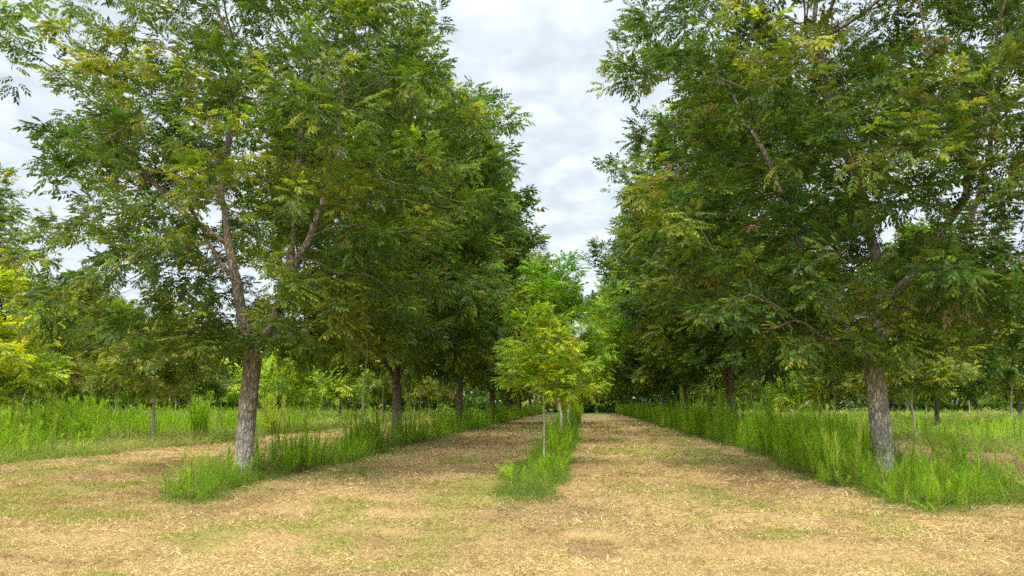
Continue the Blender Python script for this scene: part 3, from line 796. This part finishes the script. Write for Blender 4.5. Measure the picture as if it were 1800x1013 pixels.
def mature(seed, H, R, lib, nsprig, sscale, weights, nclump=150, bark=M_BARKD, step=0.34, low=3.2, min_twig=0.0):
    rng = RNG(seed + 9)
    fk = rng.uniform(2.0, 2.7); tx = rng.normal(0, 0.12)
    tr = [(0, 0, -0.12), (tx * 0.4, 0.02, fk * 0.5), (tx, 0, fk)]
    limbs = []
    n = rng.integers(3, 5); a0 = rng.uniform(0, 6.28)
    for k in range(n):
        a = a0 + k * 6.283 / n + rng.normal(0, 0.25); sp = rng.uniform(0.28, 0.5)
        pl = [(tx, 0, fk)]
        for s in (0.9, 2.2, 4.0, 6.2):
            pl.append((tx + math.cos(a) * sp * s * (1.15 - 0.06 * s), math.sin(a) * sp * s * (1.15 - 0.06 * s), fk + s))
        limbs.append(pl)
    prof = [(low, R * 0.45), (low + 1, R * 0.72), (H * 0.35, R * 0.9), (H * 0.55, R), (H * 0.7, R * 0.96), (H * 0.82, R * 0.78), (H * 0.93, R * 0.48), (H, R * 0.14)]
    return build_tree('pecan_tree', seed, tr, limbs, prof, nclump, 14, 0.55, step, rng.uniform(0.165, 0.20), 0.008, nsprig, lib, sscale, weights, bark=bark, az=0.2, inner=0.40, min_twig=min_twig)

tC = mature(303, 15.6, 4.75, LIB_MID, 2900, 1.15, W_C, 190, step=0.30, low=3.2)
tC.location = (-7.5, 28.5, 0); tag(tC, 'second pecan in the left row, dark trunk forking low behind the largest left tree', 'tree', 'mature pecans lining the left of the lanes')
tD = mature(404, 17.0, 4.75, LIB_MID, 3300, 1.15, W_D, 210, step=0.30, low=3.2)
tD.location = (6.5, 32.4, 0); tag(tD, 'second pecan in the right row, tall dark crown overhanging the right lane', 'tree', 'mature pecans lining the right of the lanes')
PROTO = [mature(505, 15.6, 4.8, LIB_FAR, 2300, 1.3, W_C, 150, step=0.42, min_twig=0.011), mature(506, 16.4, 4.8, LIB_FAR, 2400, 1.3, W_D, 150, step=0.42, min_twig=0.011),
         mature(507, 14.4, 4.8, LIB_FAR, 2200, 1.3, [4, 6, 6, 4, 2.5], 140, step=0.42, min_twig=0.011)]
used = set()
HIDDEN = {'third from the front, farthest row of the left', 'second from the front, farthest row of the left', 'first from the front, farthest row of the left', 'fourth from the front, farther row of the left',
          'sixth from the front, middle row of the left', 'fifth from the front, middle row of the left', 'fifth from the front, middle row of the right', 'third from the front in the second row back in the left',
          'third from the front, farthest row of the right', 'second from the front in the second row back in the right', 'fourth from the front, between the first pecans', 'sixth from the front in the strip between',
          'third from the front in the first row beyond the left', 'third from the front in the first row beyond the right'}
def put(protos, k, x, y, rz, sc, label, cat, group):
    tilt = (float(rg.normal(0, 0.045)), float(rg.normal(0, 0.045))) if protos is not PROTO else (0, 0)
    if any(h in label for h in HIDDEN): return None          # wholly behind nearer trees in the photograph
    o = protos[k]
    if (id(protos), k) not in used:
        used.add((id(protos), k)); o.location = (x, y, gz(x, y) - 0.03); o.rotation_euler = (0, 0, rz); o.scale = (sc,) * 3
    else: o = copy_tree(o, (x, y, gz(x, y) - 0.03), rz, sc)
    o.rotation_euler = (*tilt, rz)
    tag(o, label, cat, group)
    return o
ORD = ['first', 'second', 'third', 'fourth', 'fifth', 'sixth', 'seventh', 'eighth', 'ninth', 'tenth']
rg = RNG(42)
def in_view(x, y, m=5.0):
    a = math.atan2(x, y) + math.radians(5.77)
    w = m / math.hypot(x, y)
    return abs(a) < math.radians(35.9) + w and y > 3
for k, d in enumerate([42.3, 56.4, 70.5, 84.5, 98.5]):
    put(PROTO, [0, 2, 0, 1, 2][k], -7.5 + rg.normal(0, 0.2), d, rg.uniform(0, 6.28), rg.uniform(0.94, 1.06), f'mature pecan, {ORD[k + 2]} from the front in the row left of the lanes', 'tree', 'mature pecans lining the left of the lanes')
for k, d in enumerate([47.7, 62.0, 76, 90, 104]):
    put(PROTO, [1, 2, 1, 2, 1][k], 6.5 + rg.normal(0, 0.2), d, rg.uniform(0, 6.28), rg.uniform(0.94, 1.06), f'mature pecan, {ORD[k + 2]} from the front in the row right of the lanes', 'tree', 'mature pecans lining the right of the lanes')
o = copy_tree(tC, (-26.6, 24.0, gz(-26.6, 24.0)), 2.1, 0.86)
tag(o, 'mature pecan cut off by the left edge, nearest in the left meadow', 'tree', 'mature pecans in the left meadow')
rows = [(-23.2, [64, 80, 95], 'first row beyond the left meadow edge', 'mature pecans in the left meadow'),
        (-35.8, [48.5, 74, 90], 'second row back in the left meadow', 'mature pecans in the left meadow'),
        (-51, [66, 84], 'third row back in the left meadow', 'mature pecans in the left meadow'),
        (20.5, [45, 66, 87], 'first row beyond the right lane', 'mature pecans in the right meadow'),
        (34.5, [62, 86], 'second row back in the right meadow', 'mature pecans in the right meadow')]
for X, ds, txt, grp in rows:
    for k, d in enumerate(ds):
        x = X + rg.normal(0, 0.5); y = d + rg.normal(0, 0.6)
        put(PROTO, int(rg.integers(0, 3)), x, y, rg.uniform(0, 6.28), rg.uniform(0.70, 0.86), f'mature pecan, {ORD[k]} from the front in the {txt}', 'tree', grp)

# ------------------------------------------------------------------ young trees
YEL = [np.array(c) for c in [(0.12, 0.23, 0.014), (0.20, 0.31, 0.016), (0.29, 0.38, 0.02), (0.38, 0.42, 0.025), (0.44, 0.40, 0.03)]]
LGR = [np.array(c) for c in [(0.085, 0.19, 0.014), (0.13, 0.26, 0.016), (0.19, 0.31, 0.02), (0.25, 0.33, 0.03), (0.30, 0.32, 0.03)]]
OLV = [np.array(c) for c in [(0.07, 0.12, 0.014), (0.12, 0.17, 0.018), (0.19, 0.22, 0.025), (0.27, 0.26, 0.03), (0.30, 0.22, 0.04)]]
def young(seed, H, fork, R, lib, nsprig, sscale, pal, weights, r_base=0.035, trunk=None, limbs=(), nclump=60, step=0.15, center=(0, 0), lean=(0, 0), low=None, sd=0.24, prof=None, leader=True, az=0.25, per=12, brown=0.003):
    rng = RNG(seed + 5)
    b = rng.normal(0, 0.09, 4)
    tr = trunk or [(0, 0, -0.08), (b[0] * 0.7, b[1] * 0.7, fork * 0.3), (b[0], b[1], fork * 0.6), (b[2], b[3], fork)]
    top = tr[-1]
    lb = list(limbs)
    if leader: lb.append([top, (top[0] + lean[0] * (H - fork) * 0.5 + rng.normal(0, 0.06), top[1], fork + (H - fork) * 0.45), (top[0] + lean[0] * (H - fork) * 0.8, top[1] + rng.normal(0, 0.06), fork + (H - fork) * 0.7)])
    lo = (low if low is not None else fork) + 0.35
    pf = prof or [(lo, R * 0.6), (lo + (H - lo) * 0.25, R), (lo + (H - lo) * 0.55, R * 0.82), (lo + (H - lo) * 0.8, R * 0.5), (H, R * 0.12)]
    return build_tree('young_tree', seed, tr, lb, pf, nclump, per, sd, step, r_base, 0.004, nsprig, lib, sscale, weights, pal=pal, bark=M_SBARK, leafm=M_YOUNG, center=center, lean=lean, az=az, inner=0.5, thick=False, split_limbs=False, trop=(0, 0, 0.1), jit=0.11, infl=7, brown=brown, taper=True)
GM = 'young trees in the strip between the lanes'
y1 = young(801, 3.75, 1.75, 1.0, LIB_YOUNG, 500, 0.56, YEL, [2, 6, 7, 3.5, 0.4], 0.034,
           trunk=[(0, 0, -0.08), (-0.02, 0, 0.5), (0.0, 0.0, 1.1), (-0.015, 0, 1.75)],
           limbs=[[(-0.01, 0, 1.70), (-0.35, -0.05, 1.86), (-0.75, -0.05, 2.0)]], az=0.4, prof=[(2.0, 0.6), (2.25, 0.85), (2.65, 0.75), (3.15, 0.42), (3.6, 0.08)], brown=0.0)
y1.location = (-1.0, 17.79, gz(-1.0, 17.79)); tag(y1, 'small yellow-green young tree with thin pale stem, nearest in the middle strip', 'tree', GM)
y2 = young(802, 7.3, 1.9, 1.95, LIB_YOUNG, 520, 0.95, LGR, [4, 7, 5, 2, 0.3], 0.06, nclump=62, step=0.2, sd=0.26,
           center=(-0.25, 0), az=0.4, prof=[(2.6, 0.8), (3.4, 1.2), (4.6, 1.3), (5.6, 1.0), (6.4, 0.6), (7.0, 0.12)])
y2.location = (-0.93, 26.95, gz(-0.93, 26.95)); tag(y2, 'tall bright green young tree with airy top behind the small yellow one', 'tree', GM)
y3 = young(803, 7.0, 1.5, 2.1, LIB_YOUNG, 300, 1.05, LGR, [3, 6, 6, 3, 0.5], 0.07, nclump=46, step=0.22, sd=0.28, center=(0.0, 0), lean=(0.37, 0),
           trunk=[(0, 0, -0.08), (0.0, 0, 0.9), (0.12, 0, 1.5)], limbs=[[(0.12, 0, 1.5), (0.55, 0.1, 2.4), (1.2, 0.1, 3.6), (1.8, 0.1, 5.0)]],
           prof=[(2.6, 0.5), (3.6, 0.8), (5.0, 0.9), (6.2, 0.6), (7.0, 0.15)])
y3.location = (-0.85, 35.5, gz(-0.85, 35.5)); tag(y3, 'leaning young tree with white guard on its stem between the lanes', 'tree', GM)
Vg, Qg = [], []
tube(polyline([(0, 0, 0.05), (0, 0, 0.75)], 0.1), np.full(8, 0.085), 14, Vg, Qg)
link('trunk_guard', mesh_from('trunk_guard', np.concatenate(Vg), np.concatenate(Qg), None, M_GUARD, True), y3)

YP = [young(811, 4.8, 1.7, 1.5, LIB_YFAR, 260, 1.0, OLV, [3, 6, 6, 3, 1], 0.05, nclump=44, step=0.22),
      young(812, 5.6, 2.0, 1.75, LIB_YFAR, 330, 1.05, OLV, [5, 6, 4, 2, 1], 0.06, nclump=50, step=0.22, low=1.7),
      young(813, 4.6, 1.6, 1.45, LIB_YFAR, 260, 1.0, YEL, [4, 6, 4, 1.5, 1], 0.045, nclump=42, step=0.22)]
for k, d in enumerate([44.5, 53.5, 63]):
    put(YP, [2, 1, 0][k], -0.9 + rg.normal(0, 0.12), d, rg.uniform(0, 6.28), rg.uniform(0.95, 1.15), f'young tree, {ORD[k + 3]} from the front in the strip between the lanes', 'tree', GM)
# bright yellow one at the left edge
y4 = young(821, 5.9, 1.7, 1.75, LIB_YOUNG, 430, 0.95, [np.array(c) for c in [(0.18, 0.25, 0.014), (0.30, 0.36, 0.018), (0.42, 0.42, 0.02), (0.5, 0.45, 0.03), (0.45, 0.36, 0.03)]], [6, 7, 4, 1.5, 0], 0.05, nclump=50, step=0.2, low=1.5)
y4.location = (-20.0, 22.0, 0); tag(y4, 'bright yellow young tree at the far left edge of the meadow', 'tree', 'young trees in the left meadow')
y5 = young(822, 5.2, 2.0, 1.7, LIB_YOUNG, 420, 1.0, OLV, [3, 6, 6, 2.5, 1], 0.07, nclump=50, step=0.2, low=1.9,
           trunk=[(0, 0, -0.08), (-0.06, 0, 0.6), (-0.12, 0, 1.3), (-0.16, 0, 2.1)])
y5.location = (-17.0, 27.2, 0); tag(y5, 'olive young tree with bare curved pale stem at the left meadow edge', 'tree', 'young trees in the left meadow')
y6 = young(823, 5.6, 2.9, 1.3, LIB_YOUNG, 260, 1.0, OLV, [3, 6, 6, 3, 1], 0.055, nclump=36, step=0.2, trunk=[(0, 0, -0.08), (0.03, 0, 0.8), (-0.03, 0, 1.8), (0.06, 0, 2.9)])
y6.location = (-7.35, 23.4, 0); tag(y6, 'slim young tree with long bare stem in the left weed band between two pecans', 'tree', 'young trees among the mature rows')
y7 = young(824, 4.6, 0.9, 1.3, LIB_YFAR, 240, 1.0, OLV, [3, 6, 6, 3, 1], 0.085, nclump=36, step=0.22, leader=False, low=2.2,
           trunk=[(0, 0, -0.08), (0, 0, 0.9)], limbs=[[(0, 0, 0.9), (-0.22, 0, 1.5), (-0.35, 0, 2.6)], [(0, 0, 0.9), (0.2, 0, 1.5), (0.36, 0, 2.7)]])
y7.location = (6.3, 64.0, 0); tag(y7, 'forked pale young tree in the right weed band beside the lane', 'tree', 'young trees among the mature rows')
y8 = young(825, 4.9, 2.2, 1.7, LIB_YOUNG, 380, 1.0, OLV, [3, 6, 6, 3, 1], 0.075, nclump=46, step=0.2, low=1.9,
           trunk=[(0, 0, -0.08), (-0.05, 0, 0.7), (-0.1, 0, 1.5), (0.0, 0, 2.2)], limbs=[[(-0.1, 0, 1.5), (-0.4, 0, 1.85), (-0.8, 0.1, 2.2)]])
y8.location = (13.4, 31.0, 0); tag(y8, 'young tree with side branch on its pale stem just right of the big right trunk', 'tree', 'young trees in the right meadow')
yrows = [(-15.8, [36.5, 46, 55.5, 65, 74.5, 84], 'nearest row of the left meadow', 'young trees in the left meadow'),
         (-23.5, [29, 41, 57, 71], 'between the first pecans of the left meadow', 'young trees in the left meadow'),
         (-29, [34.5, 44, 54, 64, 74, 84], 'middle row of the left meadow', 'young trees in the left meadow'),
         (-42.5, [52, 62, 72, 82], 'farther row of the left meadow', 'young trees in the left meadow'),
         (-56, [68, 78, 88], 'farthest row of the left meadow', 'young trees in the left meadow'),
         (13.5, [40, 49, 58, 67, 76, 85], 'nearest row of the right meadow', 'young trees in the right meadow'),
         (27.5, [50, 59, 68, 77, 86], 'middle row of the right meadow', 'young trees in the right meadow'),
         (41, [74, 83, 92], 'farthest row of the right meadow', 'young trees in the right meadow')]
for X, ds, txt, grp in yrows:
    for k, d in enumerate(ds):
        x = X + rg.normal(0, 0.5); y = d + rg.normal(0, 0.8)
        put(YP, int(rg.integers(0, 3)), x, y, rg.uniform(0, 6.28), rg.uniform(1.0, 1.35), f'thin young tree, {ORD[k]} from the front, {txt}', 'tree', grp)

# individual bushy weeds in the left meadow and by the right trunk
bl = [(-17.5, 24.0, 1.35, 'tall bright feathery bush in the left meadow by the bare pale stem'),
      (-16.9, 30.5, 1.45, 'feathery bush behind the bare pale stem in the left meadow'),
      (-21.5, 27.5, 1.5, 'broad feathery bush left of the olive young tree'),
      (-15.2, 34.0, 1.5, 'upright feathery bush left of the big left trunk in the meadow'),
      (-25.5, 33.0, 1.4, 'feathery bush farther back between the left meadow trees')]
for i, (x, y, h, lab) in enumerate(bl): bush(x, y, h * 1.3, 900 + i, lab)
br = [(7.35, 15.4, 1.15, 'bright feathery bush touching the right side of the big right trunk'),
      (7.9, 13.8, 0.85, 'low feathery bush in front of the weeds, right of the big right trunk'),
      (6.9, 13.1, 0.8, 'low bright feathery bush before the big right trunk'),
      (5.7, 13.6, 0.75, 'low feathery bush left of the big right trunk')]
for i, (x, y, h, lab) in enumerate(br): bush(x, y, h * 0.8, 920 + i, lab, 'feathery bushes round the right trunk', (0.27, 0.46, 0.03))

# long dry grass stalks leaning at the right edge
def stalks():
    rng = RNG(950); bag = Bag(); n = 34
    th = rng.normal(2.7, 0.5, n); el = rng.uniform(0.45, 1.1, n)
    d = np.stack([np.cos(th) * np.cos(el), np.sin(th) * 0.4 * np.cos(el), np.sin(el)], 1)
    p = np.stack([rng.normal(0, 0.1, n), rng.normal(0, 0.1, n), np.zeros(n)], 1)
    bag.add(*blades(p, d, rng.uniform(0.6, 1.35, n), np.full(n, 0.011), pickc(rng, n, [(0.5, 0.42, 0.13), (0.4, 0.40, 0.1), (0.55, 0.42, 0.2)], [2, 1, 1]), np.stack([rng.normal(0, 0.1, n), rng.normal(0, 0.1, n), rng.uniform(-0.3, 0, n)], 1), rng, 4))
    o = link('dry_grass_tuft', bag.mesh('dry_grass_tuft', M_WEED), None, (7.3, 12.5, gz(7.3, 12.5)))
    tag(o, 'tuft of long dry yellow grass stalks leaning left at the right edge', 'grass tuft')
stalks()

# ------------------------------------------------------------------ the wood that closes the view
def far_wood():
    rng = RNG(970)
    lib = sprig_lib(971, 6, leaves=5, pairs=1, L=0.6, size=0.5, width=0.5)
    P, Cc = [], []
    xs = np.arange(-175, 120, 5.5)
    for row, yy in enumerate((118, 130)):
        for x0 in xs:
            cx = x0 + rng.normal(0, 1.2); cy = yy + rng.normal(0, 2); H = rng.uniform(10.5, 14.5) + row * 1.0; R = rng.uniform(3.6, 5.0)
            n = 120
            h = rng.uniform(0.02, 1, n); th = rng.uniform(0, 6.28, n); r = R * np.sin(np.clip(h * 1.02, 0, 1) ** 0.7 * 3.0 + 0.12) ** 0.6 * rng.uniform(0.3, 1, n) ** 0.4
            P.append(np.stack([cx + r * np.cos(th), cy + r * np.sin(th), h * H], 1))
            Cc.append(clump_colours(1, rng, [5, 6, 5, 3, 1]) * np.exp(rng.normal(0, 0.18, (n, 1))))
    P = np.concatenate(P); Cc = np.concatenate(Cc)
    V, Q, T = place_sprigs(lib, P, rng.normal(0, 1, P.shape), 1.7, Cc, rng, 0.14)
    tag(link('far_wood', mesh_from('far_wood', V, Q, T, M_LEAF)), 'distant mass of orchard trees closing the view at the horizon', 'trees', None, 'stuff')
far_wood()

# ------------------------------------------------------------------ sky and sun
SUN_EL, SUN_AZ = math.radians(48), math.radians(194)      # azimuth clockwise from +Y: behind the camera, to the left
w = bpy.data.worlds.new('World'); SC.world = w; w.use_nodes = True
nt = w.node_tree; N = nt.nodes; L = nt.links; N.clear()
sky = N.new('ShaderNodeTexSky'); sky.sky_type = 'NISHITA'; sky.sun_disc = False; sky.sun_elevation = SUN_EL; sky.sun_rotation = SUN_AZ
tc = N.new('ShaderNodeTexCoord'); sx = N.new('ShaderNodeSeparateXYZ'); L.new(tc.outputs['Generated'], sx.inputs[0])
zz = N.new('ShaderNodeMath'); zz.operation = 'MAXIMUM'; zz.inputs[1].default_value = 0.0; L.new(sx.outputs[2], zz.inputs[0])
za = N.new('ShaderNodeMath'); za.operation = 'ADD'; za.inputs[1].default_value = 0.16; L.new(zz.outputs[0], za.inputs[0])
dx = N.new('ShaderNodeMath'); dx.operation = 'DIVIDE'; L.new(sx.outputs[0], dx.inputs[0]); L.new(za.outputs[0], dx.inputs[1])
dy = N.new('ShaderNodeMath'); dy.operation = 'DIVIDE'; L.new(sx.outputs[1], dy.inputs[0]); L.new(za.outputs[0], dy.inputs[1])
cb = N.new('ShaderNodeCombineXYZ'); L.new(dx.outputs[0], cb.inputs[0]); L.new(dy.outputs[0], cb.inputs[1])
def wn(scale, det, rough, dist=0.0):
    n = N.new('ShaderNodeTexNoise'); n.inputs['Scale'].default_value = scale; n.inputs['Detail'].default_value = det; n.inputs['Roughness'].default_value = rough; n.inputs['Distortion'].default_value = dist
    L.new(cb.outputs[0], n.inputs['Vector']); return n
na = wn(8.0, 5, 0.52, 0.3); nb = wn(1.5, 3, 0.5)
ml = N.new('ShaderNodeMath'); ml.operation = 'MULTIPLY_ADD'; ml.inputs[1].default_value = 0.7; L.new(na.outputs[0], ml.inputs[0])
m2 = N.new('ShaderNodeMath'); m2.operation = 'MULTIPLY'; m2.inputs[1].default_value = 0.3; L.new(nb.outputs[0], m2.inputs[0]); L.new(m2.outputs[0], ml.inputs[2])
cr = N.new('ShaderNodeValToRGB')
cr.color_ramp.elements[0].position = 0.38; cr.color_ramp.elements[0].color = (0.545, 0.62, 0.68, 1)
cr.color_ramp.elements[1].position = 0.62; cr.color_ramp.elements[1].color = (0.76, 0.805, 0.84, 1)
e = cr.color_ramp.elements.new(0.5); e.color = (0.63, 0.70, 0.76, 1)
L.new(ml.outputs[0], cr.inputs[0])
cm = N.new('ShaderNodeMix'); cm.data_type = 'RGBA'; cm.blend_type = 'MULTIPLY'; cm.inputs[0].default_value = 1; cm.inputs[7].default_value = (8.0, 8.0, 8.0, 1)
L.new(cr.outputs[0], cm.inputs[6])
zr = N.new('ShaderNodeMapRange'); zr.interpolation_type = 'SMOOTHSTEP'
for q, v in enumerate((0.45, 0.97, 1.0, 4.4)): zr.inputs[q + 1].default_value = v
L.new(sx.outputs[2], zr.inputs[0])
dt = N.new('ShaderNodeVectorMath'); dt.operation = 'DOT_PRODUCT'; L.new(tc.outputs['Generated'], dt.inputs[0])
dt.inputs[1].default_value = (math.sin(SUN_AZ) * math.cos(SUN_EL), math.cos(SUN_AZ) * math.cos(SUN_EL), math.sin(SUN_EL))
sr = N.new('ShaderNodeMapRange'); sr.interpolation_type = 'SMOOTHSTEP'
for q, v in enumerate((0.05, 1.0, 0.0, 1.5)): sr.inputs[q + 1].default_value = v
L.new(dt.outputs['Value'], sr.inputs[0])
bs = N.new('ShaderNodeMath'); L.new(zr.outputs[0], bs.inputs[0]); L.new(sr.outputs[0], bs.inputs[1])
b1 = N.new('ShaderNodeMath'); b1.operation = 'SUBTRACT'; b1.inputs[1].default_value = 1.0; L.new(bs.outputs[0], b1.inputs[0])
b2 = N.new('ShaderNodeVectorMath'); b2.operation = 'SCALE'; b2.inputs[0].default_value = (1.02, 0.97, 0.86); L.new(b1.outputs[0], b2.inputs['Scale'])
b3 = N.new('ShaderNodeVectorMath'); b3.inputs[1].default_value = (1, 1, 1); L.new(b2.outputs[0], b3.inputs[0])
bv = N.new('ShaderNodeVectorMath'); bv.operation = 'MULTIPLY'; L.new(cm.outputs[2], bv.inputs[0]); L.new(b3.outputs[0], bv.inputs[1])
mx = N.new('ShaderNodeMix'); mx.data_type = 'RGBA'; mx.inputs[0].default_value = 0.93
L.new(sky.outputs[0], mx.inputs[6]); L.new(bv.outputs[0], mx.inputs[7])
bg = N.new('ShaderNodeBackground'); bg.inputs['Strength'].default_value = 0.1; L.new(mx.outputs[2], bg.inputs['Color'])
ow = N.new('ShaderNodeOutputWorld'); L.new(bg.outputs[0], ow.inputs[0])
sd = bpy.data.lights.new('sun', 'SUN'); sd.energy = 2.2; sd.angle = math.radians(12); sd.color = (1.0, 0.93, 0.82)
so = bpy.data.objects.new('sun', sd); COL.objects.link(so)
to_sun = Vector((math.sin(SUN_AZ) * math.cos(SUN_EL), math.cos(SUN_AZ) * math.cos(SUN_EL), math.sin(SUN_EL)))
so.rotation_euler = to_sun.to_track_quat('Z', 'Y').to_euler()

# ------------------------------------------------------------------ camera
cd = bpy.data.cameras.new('camera'); cam = bpy.data.objects.new('camera', cd); COL.objects.link(cam)
cd.sensor_width = 36; cd.lens = 36 * 1250 / 1800; cd.clip_end = 5000; cd.clip_start = 0.1
cam.location = (0, 0, 1.6); cam.rotation_euler = (math.radians(90 + 9.157), 0, math.radians(5.773))
SC.camera = cam
SC.view_settings.view_transform = 'Standard'; SC.view_settings.look = 'None'; SC.view_settings.gamma = 1; SC.view_settings.exposure = 0.78
SC.render.engine = 'CYCLES'
cy = SC.cycles; cy.max_bounces = 6; cy.diffuse_bounces = 4; cy.glossy_bounces = 2; cy.transmission_bounces = 4; cy.transparent_max_bounces = 4; cy.use_denoising = False
try: cy.caustics_reflective = False; cy.caustics_refractive = False
except Exception: pass
print('SCRIPT', round(time.time() - T0, 1), 's, faces', sum(len(m.polygons) for m in bpy.data.meshes), 'objects', len(SC.objects))
